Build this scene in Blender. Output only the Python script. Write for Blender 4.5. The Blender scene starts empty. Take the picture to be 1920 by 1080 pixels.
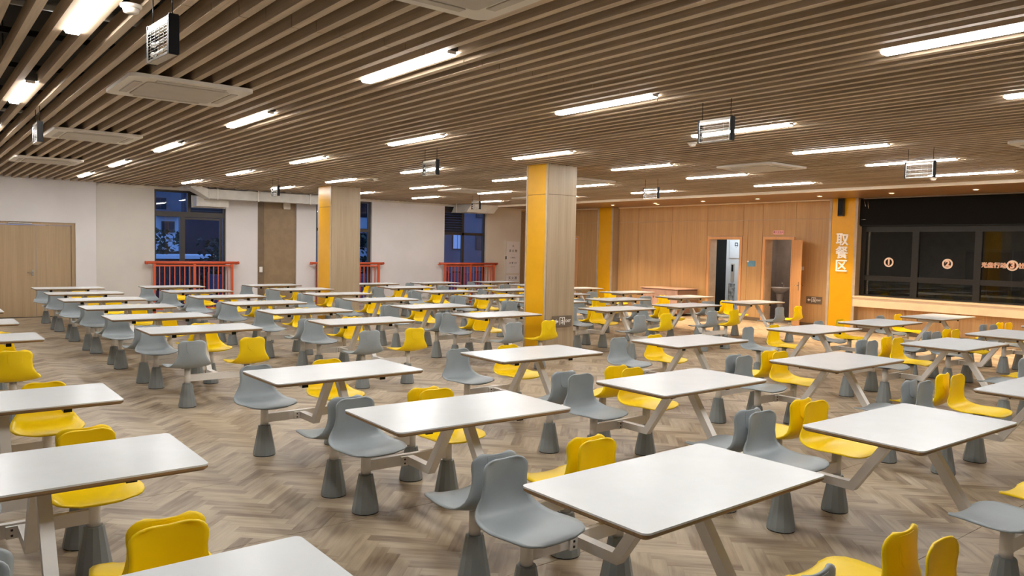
import bpy, bmesh, math, random
from mathutils import Vector, Matrix
random.seed(7)
R = math.radians
scene = bpy.context.scene
col = scene.collection

# ------------------------------------------------------------------ camera
F_PX, YAW, PITCH, ROLL, CAM_H = 1434.8, 38.502, 3.007, 1.175, 1.7232
cd = bpy.data.cameras.new('camera'); cd.sensor_width = 36.0; cd.lens = F_PX / 1920.0 * 36.0
cd.clip_start = 0.02; cd.clip_end = 400
cam = bpy.data.objects.new('camera', cd); col.objects.link(cam); scene.camera = cam
cy, sy = math.cos(R(YAW)), math.sin(R(YAW)); cp, sp = math.cos(R(PITCH)), math.sin(R(PITCH))
fw = Vector((sy*cp, cy*cp, -sp)); rt = Vector((cy, -sy, 0)); up = rt.cross(fw)
rt2 = rt*math.cos(R(ROLL)) + up*math.sin(R(ROLL)); up2 = up*math.cos(R(ROLL)) - rt*math.sin(R(ROLL))
M = Matrix((rt2, up2, -fw)).transposed().to_4x4(); M.translation = Vector((0, 0, CAM_H)); cam.matrix_world = M

# ------------------------------------------------------------------ world, exposure
w = bpy.data.worlds.new('dusk_sky'); scene.world = w; w.use_nodes = True
bg = w.node_tree.nodes['Background']; bg.inputs[0].default_value = (0.20, 0.38, 0.85, 1); bg.inputs[1].default_value = 1.7
vs = scene.view_settings; vs.view_transform = 'Standard'; vs.look = 'None'; vs.gamma = 1.0; vs.use_curve_mapping = False
vs.exposure = 0.0
LAMP_STRENGTH = 74.0       # linear fluorescent diffusers
SPOT_WATTS = 290.0          # warm downlights by the serving side

# ------------------------------------------------------------------ materials
def lin(c):
    return tuple(((v/255)/12.92 if v/255 <= .04045 else ((v/255+.055)/1.055)**2.4) for v in c) + (1.0,)
class N:
    """tiny node expression helper"""
    def __init__(s, name):
        s.m = bpy.data.materials.new(name); s.m.use_nodes = True; s.t = s.m.node_tree
        s.b = s.t.nodes['Principled BSDF']; s.out = s.t.nodes['Material Output']
    def add(s, typ, **k):
        n = s.t.nodes.new(typ)
        for a, v in k.items(): setattr(n, a, v)
        return n
    def put(s, sock, v):
        if hasattr(v, 'is_output'): s.t.links.new(v, sock)
        else: sock.default_value = v
    def math(s, op, a, b=None, c=None):
        n = s.add('ShaderNodeMath', operation=op); s.put(n.inputs[0], a)
        if b is not None: s.put(n.inputs[1], b)
        if c is not None: s.put(n.inputs[2], c)
        return n.outputs[0]
    def xyz(s, x, y, z):
        n = s.add('ShaderNodeCombineXYZ')
        for i, v in enumerate((x, y, z)): s.put(n.inputs[i], v)
        return n.outputs[0]
    def pos(s):
        g = s.add('ShaderNodeNewGeometry'); q = s.add('ShaderNodeSeparateXYZ'); s.t.links.new(g.outputs['Position'], q.inputs[0])
        return q.outputs
    def obj(s):
        g = s.add('ShaderNodeTexCoord'); q = s.add('ShaderNodeSeparateXYZ'); s.t.links.new(g.outputs['Object'], q.inputs[0])
        return q.outputs
    def noise(s, vec, scale=1.0, detail=3.0, rough=.55):
        n = s.add('ShaderNodeTexNoise'); s.put(n.inputs['Vector'], vec); n.inputs['Scale'].default_value = scale
        n.inputs['Detail'].default_value = detail; n.inputs['Roughness'].default_value = rough
        return n.outputs['Fac']
    def ramp(s, fac, stops):
        n = s.add('ShaderNodeValToRGB'); s.put(n.inputs[0], fac); e = n.color_ramp.elements
        while len(e) < len(stops): e.new(.5)
        for el, (p_, c_) in zip(e, stops): el.position = p_; el.color = lin(c_)
        return n.outputs[0]
    def mix(s, f, a, b, blend='MIX'):
        n = s.add('ShaderNodeMix', data_type='RGBA', blend_type=blend)
        s.put(n.inputs[0], f); s.put(n.inputs[6], a); s.put(n.inputs[7], b)
        return n.outputs[2]
    def bump(s, h, strength=.1, dist=.002):
        n = s.add('ShaderNodeBump'); n.inputs['Strength'].default_value = strength; n.inputs['Distance'].default_value = dist
        s.put(n.inputs['Height'], h); s.t.links.new(n.outputs[0], s.b.inputs['Normal'])
    def set(s, color=None, rough=None, metal=None, spec=None, coat=None):
        if color is not None: s.put(s.b.inputs['Base Color'], color)
        if rough is not None: s.put(s.b.inputs['Roughness'], rough)
        if metal is not None: s.b.inputs['Metallic'].default_value = metal
        if spec is not None: s.b.inputs['Specular IOR Level'].default_value = spec
        if coat is not None: s.b.inputs['Coat Weight'].default_value = coat; s.b.inputs['Coat Roughness'].default_value = .08
        return s.m

def plain(name, c, rough=.5, metal=0, spec=.5, var=.04, scale=6.0, coat=None):
    n = N(name); p = n.pos()
    f = n.noise(n.xyz(p[0], p[1], p[2]), scale, 3)
    a = tuple(max(0, v*(1-var)) for v in c); b = tuple(min(255, v*(1+var)) for v in c)
    return n.set(n.ramp(f, [(.35, a), (.65, b)]), rough, metal, spec, coat)

def wood(name, c1, c2, axis='z', rough=.42, spec=.4, coat=None, fine=60.0):
    """straight-grained laminate, grain along the axis"""
    n = N(name); p = n.pos()
    lo, hi = 1.1, fine
    sc = {'x': (lo, hi, hi), 'y': (hi, lo, hi), 'z': (hi, hi, lo)}[axis]
    v = n.xyz(*[n.math('MULTIPLY', p[i], sc[i]) for i in range(3)])
    f = n.noise(v, 1.0, 4, .6)
    v2 = n.xyz(*[n.math('MULTIPLY', p[i], sc[i]*.12) for i in range(3)])
    g = n.noise(v2, 1.0, 2, .5)
    h = n.math('ADD', n.math('MULTIPLY', f, .6), n.math('MULTIPLY', g, .4))
    n.bump(f, .06, .001)
    return n.set(n.ramp(h, [(.36, c1), (.62, c2)]), rough, 0, spec, coat)

def floor_mat():
    n = N('herringbone_vinyl'); p = n.pos(); PW, K = .082, 5; q = math.sqrt(.5)/PW
    x0 = n.math('SUBTRACT', p[0], 1.86)
    a = n.math('MULTIPLY', n.math('ADD', x0, p[1]), q); b = n.math('MULTIPLY', n.math('SUBTRACT', p[1], x0), q)
    i, j = n.math('FLOOR', a), n.math('FLOOR', b)
    m = n.math('FLOORED_MODULO', n.math('SUBTRACT', i, j), 2.0*K)
    h = n.math('LESS_THAN', m, K-.5); v = n.math('SUBTRACT', 1.0, h)
    # plank identity: along a when h, along b otherwise
    off = n.math('SUBTRACT', 2.0*K-1, m)
    ida = n.math('SUBTRACT', i, n.math('MULTIPLY', h, m)); idb = n.math('SUBTRACT', j, n.math('MULTIPLY', v, off))
    wn = n.add('ShaderNodeTexWhiteNoise', noise_dimensions='3D'); n.put(wn.inputs[0], n.xyz(ida, idb, h)); r = wn.outputs[0]
    al = n.math('ADD', n.math('MULTIPLY', h, a), n.math('MULTIPLY', v, b)); ac_ = n.math('ADD', n.math('MULTIPLY', h, b), n.math('MULTIPLY', v, a))
    g = n.noise(n.xyz(n.math('MULTIPLY', al, .22), n.math('MULTIPLY', ac_, 2.6), n.math('MULTIPLY', r, 31.0)), 1.0, 4, .58)
    g2 = n.noise(n.xyz(n.math('MULTIPLY', al, .25), n.math('MULTIPLY', ac_, .7), n.math('MULTIPLY', r, 17.0)), 1.0, 2, .5)
    t = n.math('ADD', n.math('ADD', n.math('MULTIPLY', r, .24), n.math('MULTIPLY', g, .48)), n.math('MULTIPLY', g2, .42))
    c = n.ramp(t, [(.34, (118, 99, 80)), (.48, (150, 131, 108)), (.60, (171, 153, 128)), (.78, (190, 174, 148))])
    fr = n.math('FRACT', ac_); e = n.math('LESS_THAN', fr, .03)
    c = n.mix(n.math('MULTIPLY', e, .22), c, lin((104, 88, 72)))
    n.bump(g, .06, .001)
    return n.set(c, .42, 0, .4)

def glass_mat(name, tint=(.8, .9, .95), refl=1.0):
    n = N(name); t = n.t; t.nodes.remove(n.b)
    fr = n.add('ShaderNodeFresnel'); fr.inputs[0].default_value = 1.5
    gl = n.add('ShaderNodeBsdfGlossy'); gl.inputs['Roughness'].default_value = .015
    tr = n.add('ShaderNodeBsdfTransparent'); tr.inputs[0].default_value = (*tint, 1)
    mx = n.add('ShaderNodeMixShader'); f = n.math('MULTIPLY', fr.outputs[0], refl)
    t.links.new(f, mx.inputs[0]); t.links.new(tr.outputs[0], mx.inputs[1]); t.links.new(gl.outputs[0], mx.inputs[2])
    t.links.new(mx.outputs[0], n.out.inputs[0]); return n.m

def emit(name, c, s):
    n = N(name); n.set(lin(c), .4); n.b.inputs['Emission Color'].default_value = lin(c); n.b.inputs['Emission Strength'].default_value = s
    return n.m

m_floor = floor_mat()
m_sub = plain('subfloor', (45, 40, 35), .8)
m_white = plain('white_wall_paint', (226, 221, 220), .75, var=.015, scale=1.2)
m_grey_wall = plain('warm_grey_wall_tone', (214, 208, 200), .75, var=.015, scale=1.2)  # slightly greyer, warmer tone for the wall segment left of window_1
m_beige = plain('cream_wall_paint', (216, 206, 192), .75, var=.015, scale=1.2)
m_slat = wood('slat_wood_film', (162, 140, 114), (202, 180, 152), 'y', .48, .25, fine=30.0)
m_slatside = m_slat
m_void = plain('dark_slab', (70, 68, 66), .9, var=.15, scale=.7)
m_runner = plain('black_runner', (22, 21, 20), .6)
m_panel = wood('oak_wall_laminate', (182, 142, 94), (204, 164, 112), 'z', .40, .4)
m_joint = plain('pale_joint_filler', (205, 178, 145), .5)
m_soffit = wood('soffit_laminate', (122, 92, 62), (146, 112, 80), 'y', .35, .5)
m_colwood = wood('greige_column_laminate', (158, 138, 112), (178, 158, 131), 'z', .42, .4)
m_coltrim = plain('pale_column_trim', (186, 168, 148), .4)
m_yellowpanel = plain('yellow_wall_laminate', (228, 168, 0), .34, spec=.35, var=.01)
m_cream = plain('cream_stone', (232, 206, 172), .35, var=.02)
m_trim = plain('cream_trim', (252, 236, 212), .4, var=.01)
m_doorwood = wood('beige_door_laminate', (172, 146, 112), (186, 160, 126), 'z', .45, .4)
m_doorframe = wood('orange_oak_door', (214, 158, 104), (228, 174, 120), 'z', .38, .4)
m_taupe = plain('taupe_closet_paint', (146, 122, 92), .5)
m_taupe2 = plain('taupe_reveal_paint', (118, 98, 76), .5)
m_frame = plain('dark_window_frame', (58, 52, 48), .4)
m_kframe = plain('charcoal_window_frame', (40, 38, 34), .45, spec=.3)
m_black = plain('black_plastic', (14, 13, 13), .5, spec=.25)
m_shutter = plain('black_shutter', (13, 11, 8), .7, spec=.15)
m_glass = glass_mat('window_glass', (.86, .9, .95), .8)
m_kglass = glass_mat('serving_glass', (.85, .84, .8), .8)
m_rail = plain('orange_railing_paint', (212, 92, 54), .4, var=.02)
m_top = plain('white_laminate', (216, 218, 218), .26, spec=.10, var=.008)
m_ply = wood('brown_plywood_edge', (118, 92, 62), (150, 120, 84), 'x', .45, .4)
m_steel = plain('cream_powder_coat', (238, 234, 228), .35, var=.015)
m_grey = plain('grey_seat_plastic', (152, 160, 163), .40, spec=.35, var=.015)
m_yellow = plain('yellow_seat_plastic', (246, 208, 0), .40, spec=.35, var=.01)
m_cone = plain('grey_cone_paint', (136, 142, 142), .38, spec=.5, var=.02)
m_rubber = plain('dark_rubber', (38, 36, 35), .7)
m_bolt = plain('dark_bolt', (70, 66, 62), .4, metal=.6)
m_duct = plain('duct_grey_white', (206, 202, 194), .45, var=.03)
m_acwhite = plain('ac_white_plastic', (222, 212, 198), .4, var=.01)
m_acgrille = plain('ac_grille', (188, 178, 164), .55, var=.02)
m_metal = plain('bright_metal', (190, 186, 180), .22, metal=.9)
m_ceramic = plain('white_ceramic', (232, 230, 226), .25)
m_sign = plain('bronze_sign_plate', (112, 98, 84), .35, var=.03)
m_signw = plain('white_print', (240, 236, 230), .5, var=0)
m_charw = plain('bright_white_letter', (255, 252, 246), .4, var=0)
m_signo = plain('peach_letter_face', (252, 226, 204), .4, var=.01)
m_signi = plain('orange_letter_edge', (222, 142, 100), .4, var=.01)
m_pink = plain('pink_sign', (236, 178, 176), .4)
m_pinkt = plain('rose_print', (176, 92, 100), .5)
m_blue = plain('blue_sign', (106, 158, 186), .4)
m_tile = plain('grey_tile', (142, 130, 120), .3)
m_porc = plain('white_porcelain', (214, 206, 198), .18)
m_coolwall = plain('cool_white_wall', (226, 232, 238), .6, var=.01)
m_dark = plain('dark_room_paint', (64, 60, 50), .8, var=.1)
m_darkcab = plain('dark_cabinet', (30, 32, 34), .4)
m_cabp = plain('rosy_cabinet', (196, 160, 142), .45)
m_cabd = wood('brown_cabinet_side', (128, 96, 76), (146, 112, 90), 'x', .45)
m_pale = plain('pale_facade', (206, 216, 226), .8, var=.05, scale=.3)
m_mid = plain('grey_facade', (98, 104, 114), .8, var=.08, scale=.3)
m_darkf = plain('dark_facade', (44, 40, 52), .8, var=.1, scale=.5)
m_ground = plain('dusk_ground', (46, 50, 56), .9, var=.2, scale=.4)
m_leaf = plain('dark_foliage', (34, 52, 40), .8, var=.3, scale=4)
m_winpane = plain('dark_window_pane', (30, 38, 52), .2)
m_lamp = emit('lamp_diffuser', (250, 249, 247), LAMP_STRENGTH)
m_downl = emit('downlight_lens', (255, 214, 160), 26.0)
m_litwin = emit('lit_window', (150, 176, 210), .35)
m_red = emit('red_light', (255, 40, 26), 1.6)

# ------------------------------------------------------------------ mesh helpers
def mesh(name, verts, faces, mat, smooth=False):
    me = bpy.data.meshes.new(name); me.from_pydata(verts, [], faces); me.materials.append(mat)
    if smooth: me.polygons.foreach_set('use_smooth', [True]*len(me.polygons))
    me.update(); return me
def boxes(*bs):
    V, Fc = [], []
    for (x0, x1, y0, y1, z0, z1) in bs:
        k = len(V)
        V += [(x, y, z) for z in (z0, z1) for y in (y0, y1) for x in (x0, x1)]
        Fc += [tuple(k+i for i in q) for q in ((0, 2, 3, 1), (4, 5, 7, 6), (0, 1, 5, 4), (2, 6, 7, 3), (0, 4, 6, 2), (1, 3, 7, 5))]
    return V, Fc
def link(name, me, parent=None, loc=None, **tags):
    o = bpy.data.objects.new(name, me); col.objects.link(o)
    if parent: o.parent = parent
    if loc is not None: o.location = loc
    for k, v in tags.items(): o[k] = v
    return o
def bx(name, mat, *bs, parent=None, bevel=0, **tags):
    V, Fc = boxes(*bs); me = mesh(name, V, Fc, mat)
    if bevel:
        bm = bmesh.new(); bm.from_mesh(me)
        bmesh.ops.bevel(bm, geom=bm.edges[:], offset=bevel, segments=2, affect='EDGES', clamp_overlap=True)
        bm.to_mesh(me); bm.free()
    return link(name, me, parent, **tags)
def prism_data(pts, axis, a, b):
    """closed 2D outline extruded along an axis from a to b"""
    n = len(pts)
    mk = {'x': lambda p, t: (t, p[0], p[1]), 'y': lambda p, t: (p[0], t, p[1]), 'z': lambda p, t: (p[0], p[1], t)}[axis]
    V = [mk(p, a) for p in pts] + [mk(p, b) for p in pts]
    Fc = [tuple(range(n-1, -1, -1)), tuple(range(n, 2*n))] + [(i, (i+1) % n, n+(i+1) % n, n+i) for i in range(n)]
    return V, Fc
def fixn(me):
    bm = bmesh.new(); bm.from_mesh(me); bmesh.ops.recalc_face_normals(bm, faces=bm.faces); bm.to_mesh(me); bm.free(); return me
def prism(name, mat, pts, axis, a, b, parent=None, **tags):
    V, Fc = prism_data(pts, axis, a, b); return link(name, fixn(mesh(name, V, Fc, mat)), parent, **tags)
def lathe_me(name, prof, n, mat, smooth=True, axis='z'):
    V, Fc = [], []
    for (r, z) in prof:
        for i in range(n):
            a = 2*math.pi*(i+.5)/n; V.append((r*math.cos(a), r*math.sin(a), z))
    for j in range(len(prof)-1):
        for i in range(n): Fc.append((j*n+i, j*n+(i+1) % n, (j+1)*n+(i+1) % n, (j+1)*n+i))
    Fc.append(tuple(range(n-1, -1, -1))); k = (len(prof)-1)*n; Fc.append(tuple(k+i for i in range(n)))
    if axis == 'x': V = [(z, x, y) for x, y, z in V]
    if axis == 'y': V = [(x, z, y) for x, y, z in V]
    me = fixn(mesh(name, V, Fc, mat))
    if smooth:
        for p in me.polygons: p.use_smooth = len(p.vertices) == 4
    return me
def tube_data(pts, r, n=8):
    V, Fc = [], []; pts = [Vector(p) for p in pts]
    for i, p in enumerate(pts):
        d = (pts[min(i+1, len(pts)-1)] - pts[max(i-1, 0)]).normalized()
        a = d.cross(Vector((0, 0, 1)));  a = a.normalized() if a.length > 1e-3 else Vector((1, 0, 0)); b = d.cross(a)
        for k in range(n): V.append(tuple(p + a*r*math.cos(2*math.pi*k/n) + b*r*math.sin(2*math.pi*k/n)))
    for i in range(len(pts)-1):
        for k in range(n): Fc.append((i*n+k, i*n+(k+1) % n, (i+1)*n+(k+1) % n, (i+1)*n+k))
    Fc.append(tuple(range(n))); Fc.append(tuple((len(pts)-1)*n+k for k in range(n)))
    return V, Fc
def tube(name, mat, pts, r, parent=None, n=8, **tags):
    V, Fc = tube_data(pts, r, n); me = fixn(mesh(name, V, Fc, mat, True)); return link(name, me, parent, **tags)
def joined(*parts):
    V, Fc = [], []
    for v, f in parts:
        k = len(V); V += v; Fc += [tuple(i+k for i in q) for q in f]
    return V, Fc
def empty(name, loc, label=None, cat=None, group=None, rz=0):
    o = bpy.data.objects.new(name, None); col.objects.link(o); o.location = loc; o.rotation_euler = (0, 0, rz); o.empty_display_size = .1
    if label: o['label'] = label
    if cat: o['category'] = cat
    if group: o['group'] = group
    return o
def copy_tree(o, parent=None):
    c = o.copy(); col.objects.link(c)
    if parent: c.parent = parent; c.matrix_parent_inverse = o.matrix_parent_inverse
    for ch in KIDS.get(o.name, []): copy_tree(ch, c)
    return c
KIDS = {}
def index_kids(o):
    KIDS[o.name] = [c for c in bpy.data.objects if c.parent == o]
    for c in KIDS[o.name]: index_kids(c)
def rounded(w, d, r, n=5):
    pts = []
    for cx, cy_, a0 in ((w-r, d-r, 0), (-w+r, d-r, 90), (-w+r, -d+r, 180), (w-r, -d+r, 270)):
        for i in range(n+1):
            a = R(a0+90*i/n); pts.append((cx+r*math.cos(a), cy_+r*math.sin(a)))
    return pts
def text_me(name, s, size, depth, mat, fat=0.0, align='CENTER'):
    cu = bpy.data.curves.new(name, 'FONT'); cu.body = s; cu.size = size; cu.extrude = depth; cu.offset = fat
    cu.align_x = align; cu.align_y = 'CENTER'; cu.resolution_u = 3; cu.materials.append(mat)
    o = bpy.data.objects.new(name, cu); col.objects.link(o)
    dg = bpy.context.evaluated_depsgraph_get(); me = bpy.data.meshes.new_from_object(o.evaluated_get(dg)); me.name = name
    bpy.data.objects.remove(o); 
    if not me.materials: me.materials.append(mat)
    return me
def on_xwall(o, x, y, z):     # text plane facing -X, reading direction -Y (towards the right as seen in the room)
    o.matrix_local = Matrix(((0, 0, -1, x), (-1, 0, 0, y), (0, 1, 0, z), (0, 0, 0, 1)))
def on_ywall(o, x, y, z):     # facing -Y, reading direction +X
    o.matrix_local = Matrix(((1, 0, 0, x), (0, 0, -1, y), (0, 1, 0, z), (0, 0, 0, 1)))

def bold_me(name, s, size, depth, mat, d):
    """heavier strokes: the same glyphs laid a hair apart"""
    me = text_me(name, s, size, depth, mat); V0 = [tuple(v.co) for v in me.vertices]; F0_ = [tuple(p.vertices) for p in me.polygons]
    return mesh(name, *joined(*[([(x+a, y+b, z+k*.0003) for x, y, z in V0], F0_) for k, (a, b) in enumerate(((-d, 0), (d, 0), (0, d*.7), (0, -d*.7), (0, 0)))]), mat)
XR, YB, ZC = 16.9, 19.5, 3.0
XL, YF = -3.2, -2.6
S = dict(kind='structure')

# ================================================================== SETTING: floor
floor = bx('floor', m_sub, (XL, XR, YF, YB+.3, -.10, -.0035), **S)
ys = [4.28 + 1.2*k for k in range(-5, 13)]
edges = [YF] + [y for y in ys if YF+.1 < y < YB-.1] + [YB+.08]
for a, b in zip(edges[:-1], edges[1:]):
    bx('vinyl_sheet', m_floor, (XL+.01, XR, a+.002, b-.002, -.0035, 0), parent=floor)

# ================================================================== SETTING: ceiling
ceiling = bx('ceiling', m_void, (XL, XR, YF, YB+.3, 3.62, 3.75), **S)
SX0, SP = 1.534, .1548
ks = [k for k in range(-30, 82)]
YJ = (4.43, 10.4)
def slat_me(name, y0, y1): V, Fc = boxes((-.025, .025, y0, y1, ZC, ZC+.10)); return mesh(name, V, Fc, m_slat)
near_me, mid_me = slat_me('slat', YF, YJ[0]-.004), slat_me('slat', YJ[0]+.004, YJ[1]-.004)
far_parts = []
COL1 = (7.66, 8.26, 8.80, 9.33); COL2 = (7.42, 8.13, 15.80, 16.50)
for k in ks:
    x = SX0 + SP*k
    if x > 14.1: continue
    link('slat', near_me, ceiling, (x, 0, 0))
    if COL1[0]-.03 < x < COL1[1]+.03:
        far_parts.append(boxes((x-.025, x+.025, YJ[0]+.004, COL1[2]-.01, ZC, ZC+.1), (x-.025, x+.025, COL1[3]+.01, YJ[1]-.004, ZC, ZC+.1)))
    else: link('slat', mid_me, ceiling, (x, 0, 0))
    y1 = YB if not (5.2 < x < 9.1) else 18.75
    if COL2[0]-.03 < x < COL2[1]+.03:
        far_parts.append(boxes((x-.025, x+.025, YJ[1]+.004, COL2[2]-.01, ZC, ZC+.1), (x-.025, x+.025, COL2[3]+.01, y1, ZC, ZC+.1)))
    else: far_parts.append(boxes((x-.025, x+.025, YJ[1]+.004, y1, ZC, ZC+.1)))
V, Fc = joined(*far_parts); link('distant_slats', mesh('distant_slats', V, Fc, m_slat), ceiling, kind='stuff')
y = YF+.4
while y < YB:
    bx('runner', m_runner, (XL, 14.2, y-.02, y+.02, ZC+.105, ZC+.145), parent=ceiling); y += 1.21
for (yy, x0, x1, r_) in ((6.6, XL, 14, .035), (12.2, XL, 14, .035)):
    tube('sprinkler_pipe', m_duct, [(x0, yy, 3.42), (x1, yy, 3.42)], r_, ceiling)
for xx in (.25, 3.6, 6.1, 11.6):
    bx('cable_tray', m_duct, (xx-.12, xx+.12, YF, 17.5, 3.36, 3.42), parent=ceiling)
tube('hanger_rod', m_runner, [(.35, 5.2, 3.62), (.35, 5.2, 3.1)], .006, ceiling); tube('hanger_rod', m_runner, [(.62, 7.1, 3.62), (.62, 7.1, 3.1)], .006, ceiling)
# soffit over the serving side
soff_y = [YF, .5, 3.0, 5.4, 7.8, 10.2, 12.6, 15.0, 17.4, YB]
for a, b in zip(soff_y[:-1], soff_y[1:]):
    bx('soffit_panel', m_soffit, (14.235, XR, a+.002, b-.002, ZC-.005, ZC+.03), parent=ceiling)
bx('trim_1', m_trim, (14.17, 14.235, YF, YB, ZC-.05, ZC+.12), **S)
bx('trim_2', m_trim, (XR-.06, XR, YF, 8.60, ZC-.035, ZC-.006), (XR-.06, XR, 9.36, 16.1, ZC-.035, ZC-.006), (XR-.06, XR, 16.80, YB, ZC-.035, ZC-.006), **S)
bx('trim_3', m_beige, (3.45, 5.2, YB-.04, YB, ZC-.06, ZC), (9.1, 16.8, YB-.04, YB, ZC-.05, ZC), **S)

# ================================================================== SETTING: window wall (back)
T = YB+.22
def yw(x0, x1, z0, z1, y0=YB, y1=T): return (x0, x1, y0, y1, z0, z1)
wb = bx('wall_back', m_white,
   yw(XL, 1.52, 0, 3.6, YB-.09), yw(1.52, 3.0, 2.07, 3.6, YB-.09), yw(3.0, 3.41, 0, 3.6, YB-.09),
   yw(4.66, 6.33, 2.94, 3.6), yw(4.66, 6.33, 0, .06), yw(6.33, 7.13, 0, 3.6),
   yw(7.13, 8.17, 2.82, 3.6), yw(8.17, 8.72, 0, 3.6), yw(8.72, 10.40, 2.94, 3.6), yw(8.72, 10.40, 0, .06),
   yw(10.40, 12.85, 0, 3.6), yw(12.85, 14.43, 2.94, 3.6), yw(12.85, 14.43, 0, .06), **S)
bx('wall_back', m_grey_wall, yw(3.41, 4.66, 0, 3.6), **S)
bx('wall_back', m_beige, yw(14.43, 15.84, 0, 3.6), **S)
bx('wall_back', m_panel, yw(15.84, XR, 0, 3.6, YB+.02), **S)
bx('trim_4', m_taupe, (15.84, 15.97, YB-.02, YB+.04, 0, 2.9), **S)
bx('wall_left', m_white, (XL-.15, XL, YF, YB+.2, -.1, 3.6), **S)
bx('wall_front', m_white, (XL, XR, YF-.15, YF, -.1, 3.6), **S)
bx('baseboard_back', m_coltrim, (3.05, 3.41, YB-.10, YB-.085, 0, .08), (3.41, 4.66, YB-.012, YB+.0, 0, .08), (6.33, 7.13, YB-.012, YB, 0, .08), (8.17, 8.72, YB-.012, YB, 0, .08), (10.4, 12.85, YB-.012, YB, 0, .08), (14.43, 15.84, YB-.012, YB, 0, .08), **S)
# closet recess
cl = bx('door_4', m_taupe, (7.31, 8.165, YB+.05, YB+.09, 0, 2.815), **S)
bx('reveal_panel', m_taupe2, (7.135, 7.30, YB+.02, YB+.06, 0, 2.815), parent=cl)
# double door
d1 = bx('door_1', m_doorwood, (1.52, 1.58, YB-.05, YB+.06, 0, 2.07), (2.93, 3.0, YB-.05, YB+.06, 0, 2.07), (1.58, 2.93, YB-.05, YB+.06, 2.01, 2.07), **S)
for a, b in ((1.585, 2.247), (2.253, 2.925)):
    lf = bx('door_leaf', m_doorwood, (a, b, YB-.02, YB+.025, .01, 2.005), parent=d1)
    if a < 2:
        bx('handle_plate', m_metal, (2.17, 2.205, YB-.028, YB-.0205, .90, 1.03), parent=lf)
        tube('lever', m_metal, [(2.188, YB-.03, .975), (2.188, YB-.07, .975), (2.08, YB-.075, .975)], .009, lf)
bx('door_closer', m_metal, (1.75, 2.18, YB-.09, YB-.052, 2.022, 2.05), parent=d1)
bx('threshold', m_rubber, (1.52, 3.0, YB-.07, YB+.1, .0, .008), parent=d1)

def pane(p_, x0, x1, z0, z1, y=YB+.12): return bx('pane', m_glass, (x0, x1, y, y+.006, z0, z1), parent=p_)
F0, F1 = YB+.08, YB+.15
def fr(*rs): return [(x0, x1, F0, F1, z0, z1) for (x0, x1, z0, z1) in rs]
w1 = bx('window_1', m_frame, *fr((4.66, 4.71, .06, 2.94), (6.27, 6.33, .06, 2.94), (4.71, 6.27, 2.89, 2.94), (4.71, 6.27, 2.31, 2.43), (4.71, 6.27, 1.10, 1.24), (4.71, 6.27, .06, .12), (5.26, 5.33, 1.24, 2.31), (5.43, 5.50, 2.43, 2.89), (5.47, 5.53, .12, 1.10)), **S)
pane(w1, 4.71, 5.26, 1.24, 2.31); pane(w1, 5.33, 6.27, 1.24, 2.31, YB+.10); pane(w1, 4.71, 5.43, 2.43, 2.89); pane(w1, 4.71, 5.47, .12, 1.10); pane(w1, 5.53, 6.27, .12, 1.10)
bx('sash', m_frame, (6.19, 6.23, YB+.085, YB+.115, 1.24, 2.31), (5.33, 5.37, YB+.085, YB+.115, 1.24, 2.31), (5.37, 6.19, YB+.085, YB+.115, 2.25, 2.30), parent=w1)
def louvre(p_, x0, x1, z0, z1, n):
    dz = (z1-z0)/n
    for i in range(n):
        z = z0+dz*i
        prism('louvre_blade', m_frame, [(YB+.07, z+.004), (YB+.078, z+.004), (YB+.14, z+dz*.95), (YB+.132, z+dz*.95)], 'x', x0, x1, parent=p_)
louvre(w1, 5.50, 6.27, 2.43, 2.66, 4)
bx('blank_panel', m_frame, (5.50, 6.27, YB+.1, YB+.12, 2.66, 2.89), parent=w1)
w2 = bx('window_2', m_frame, *fr((8.72, 8.78, .06, 2.94), (10.32, 10.40, .06, 2.94), (8.78, 10.32, 2.89, 2.94), (8.78, 10.32, 2.08, 2.16), (8.78, 10.32, 1.10, 1.22), (8.78, 10.32, .06, .12), (9.50, 9.57, .12, 2.89)), **S)
for a, b in ((8.78, 9.50), (9.57, 10.32)):
    for c, d in ((.12, 1.10), (1.22, 2.08), (2.16, 2.89)): pane(w2, a, b, c, d)
w3 = bx('window_3', m_frame, *fr((12.85, 12.90, .06, 2.94), (14.36, 14.43, .06, 2.94), (12.90, 14.36, 2.89, 2.94), (12.90, 14.36, 2.08, 2.16), (12.90, 14.36, 1.10, 1.22), (12.90, 14.36, .06, .12), (13.55, 13.63, .12, 2.89)), **S)
for a, b in ((12.90, 13.55), (13.63, 14.36)):
    for c, d in ((.12, 1.10), (1.22, 2.08)): pane(w3, a, b, c, d)
pane(w3, 13.63, 14.36, 2.16, 2.89)
louvre(w3, 12.90, 13.55, 2.16, 2.76, 8); bx('blank_panel', m_frame, (12.90, 13.55, YB+.1, YB+.12, 2.76, 2.89), parent=w3)
pane(w3, 12.90, 13.55, 2.16, 2.76, YB+.145)

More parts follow.
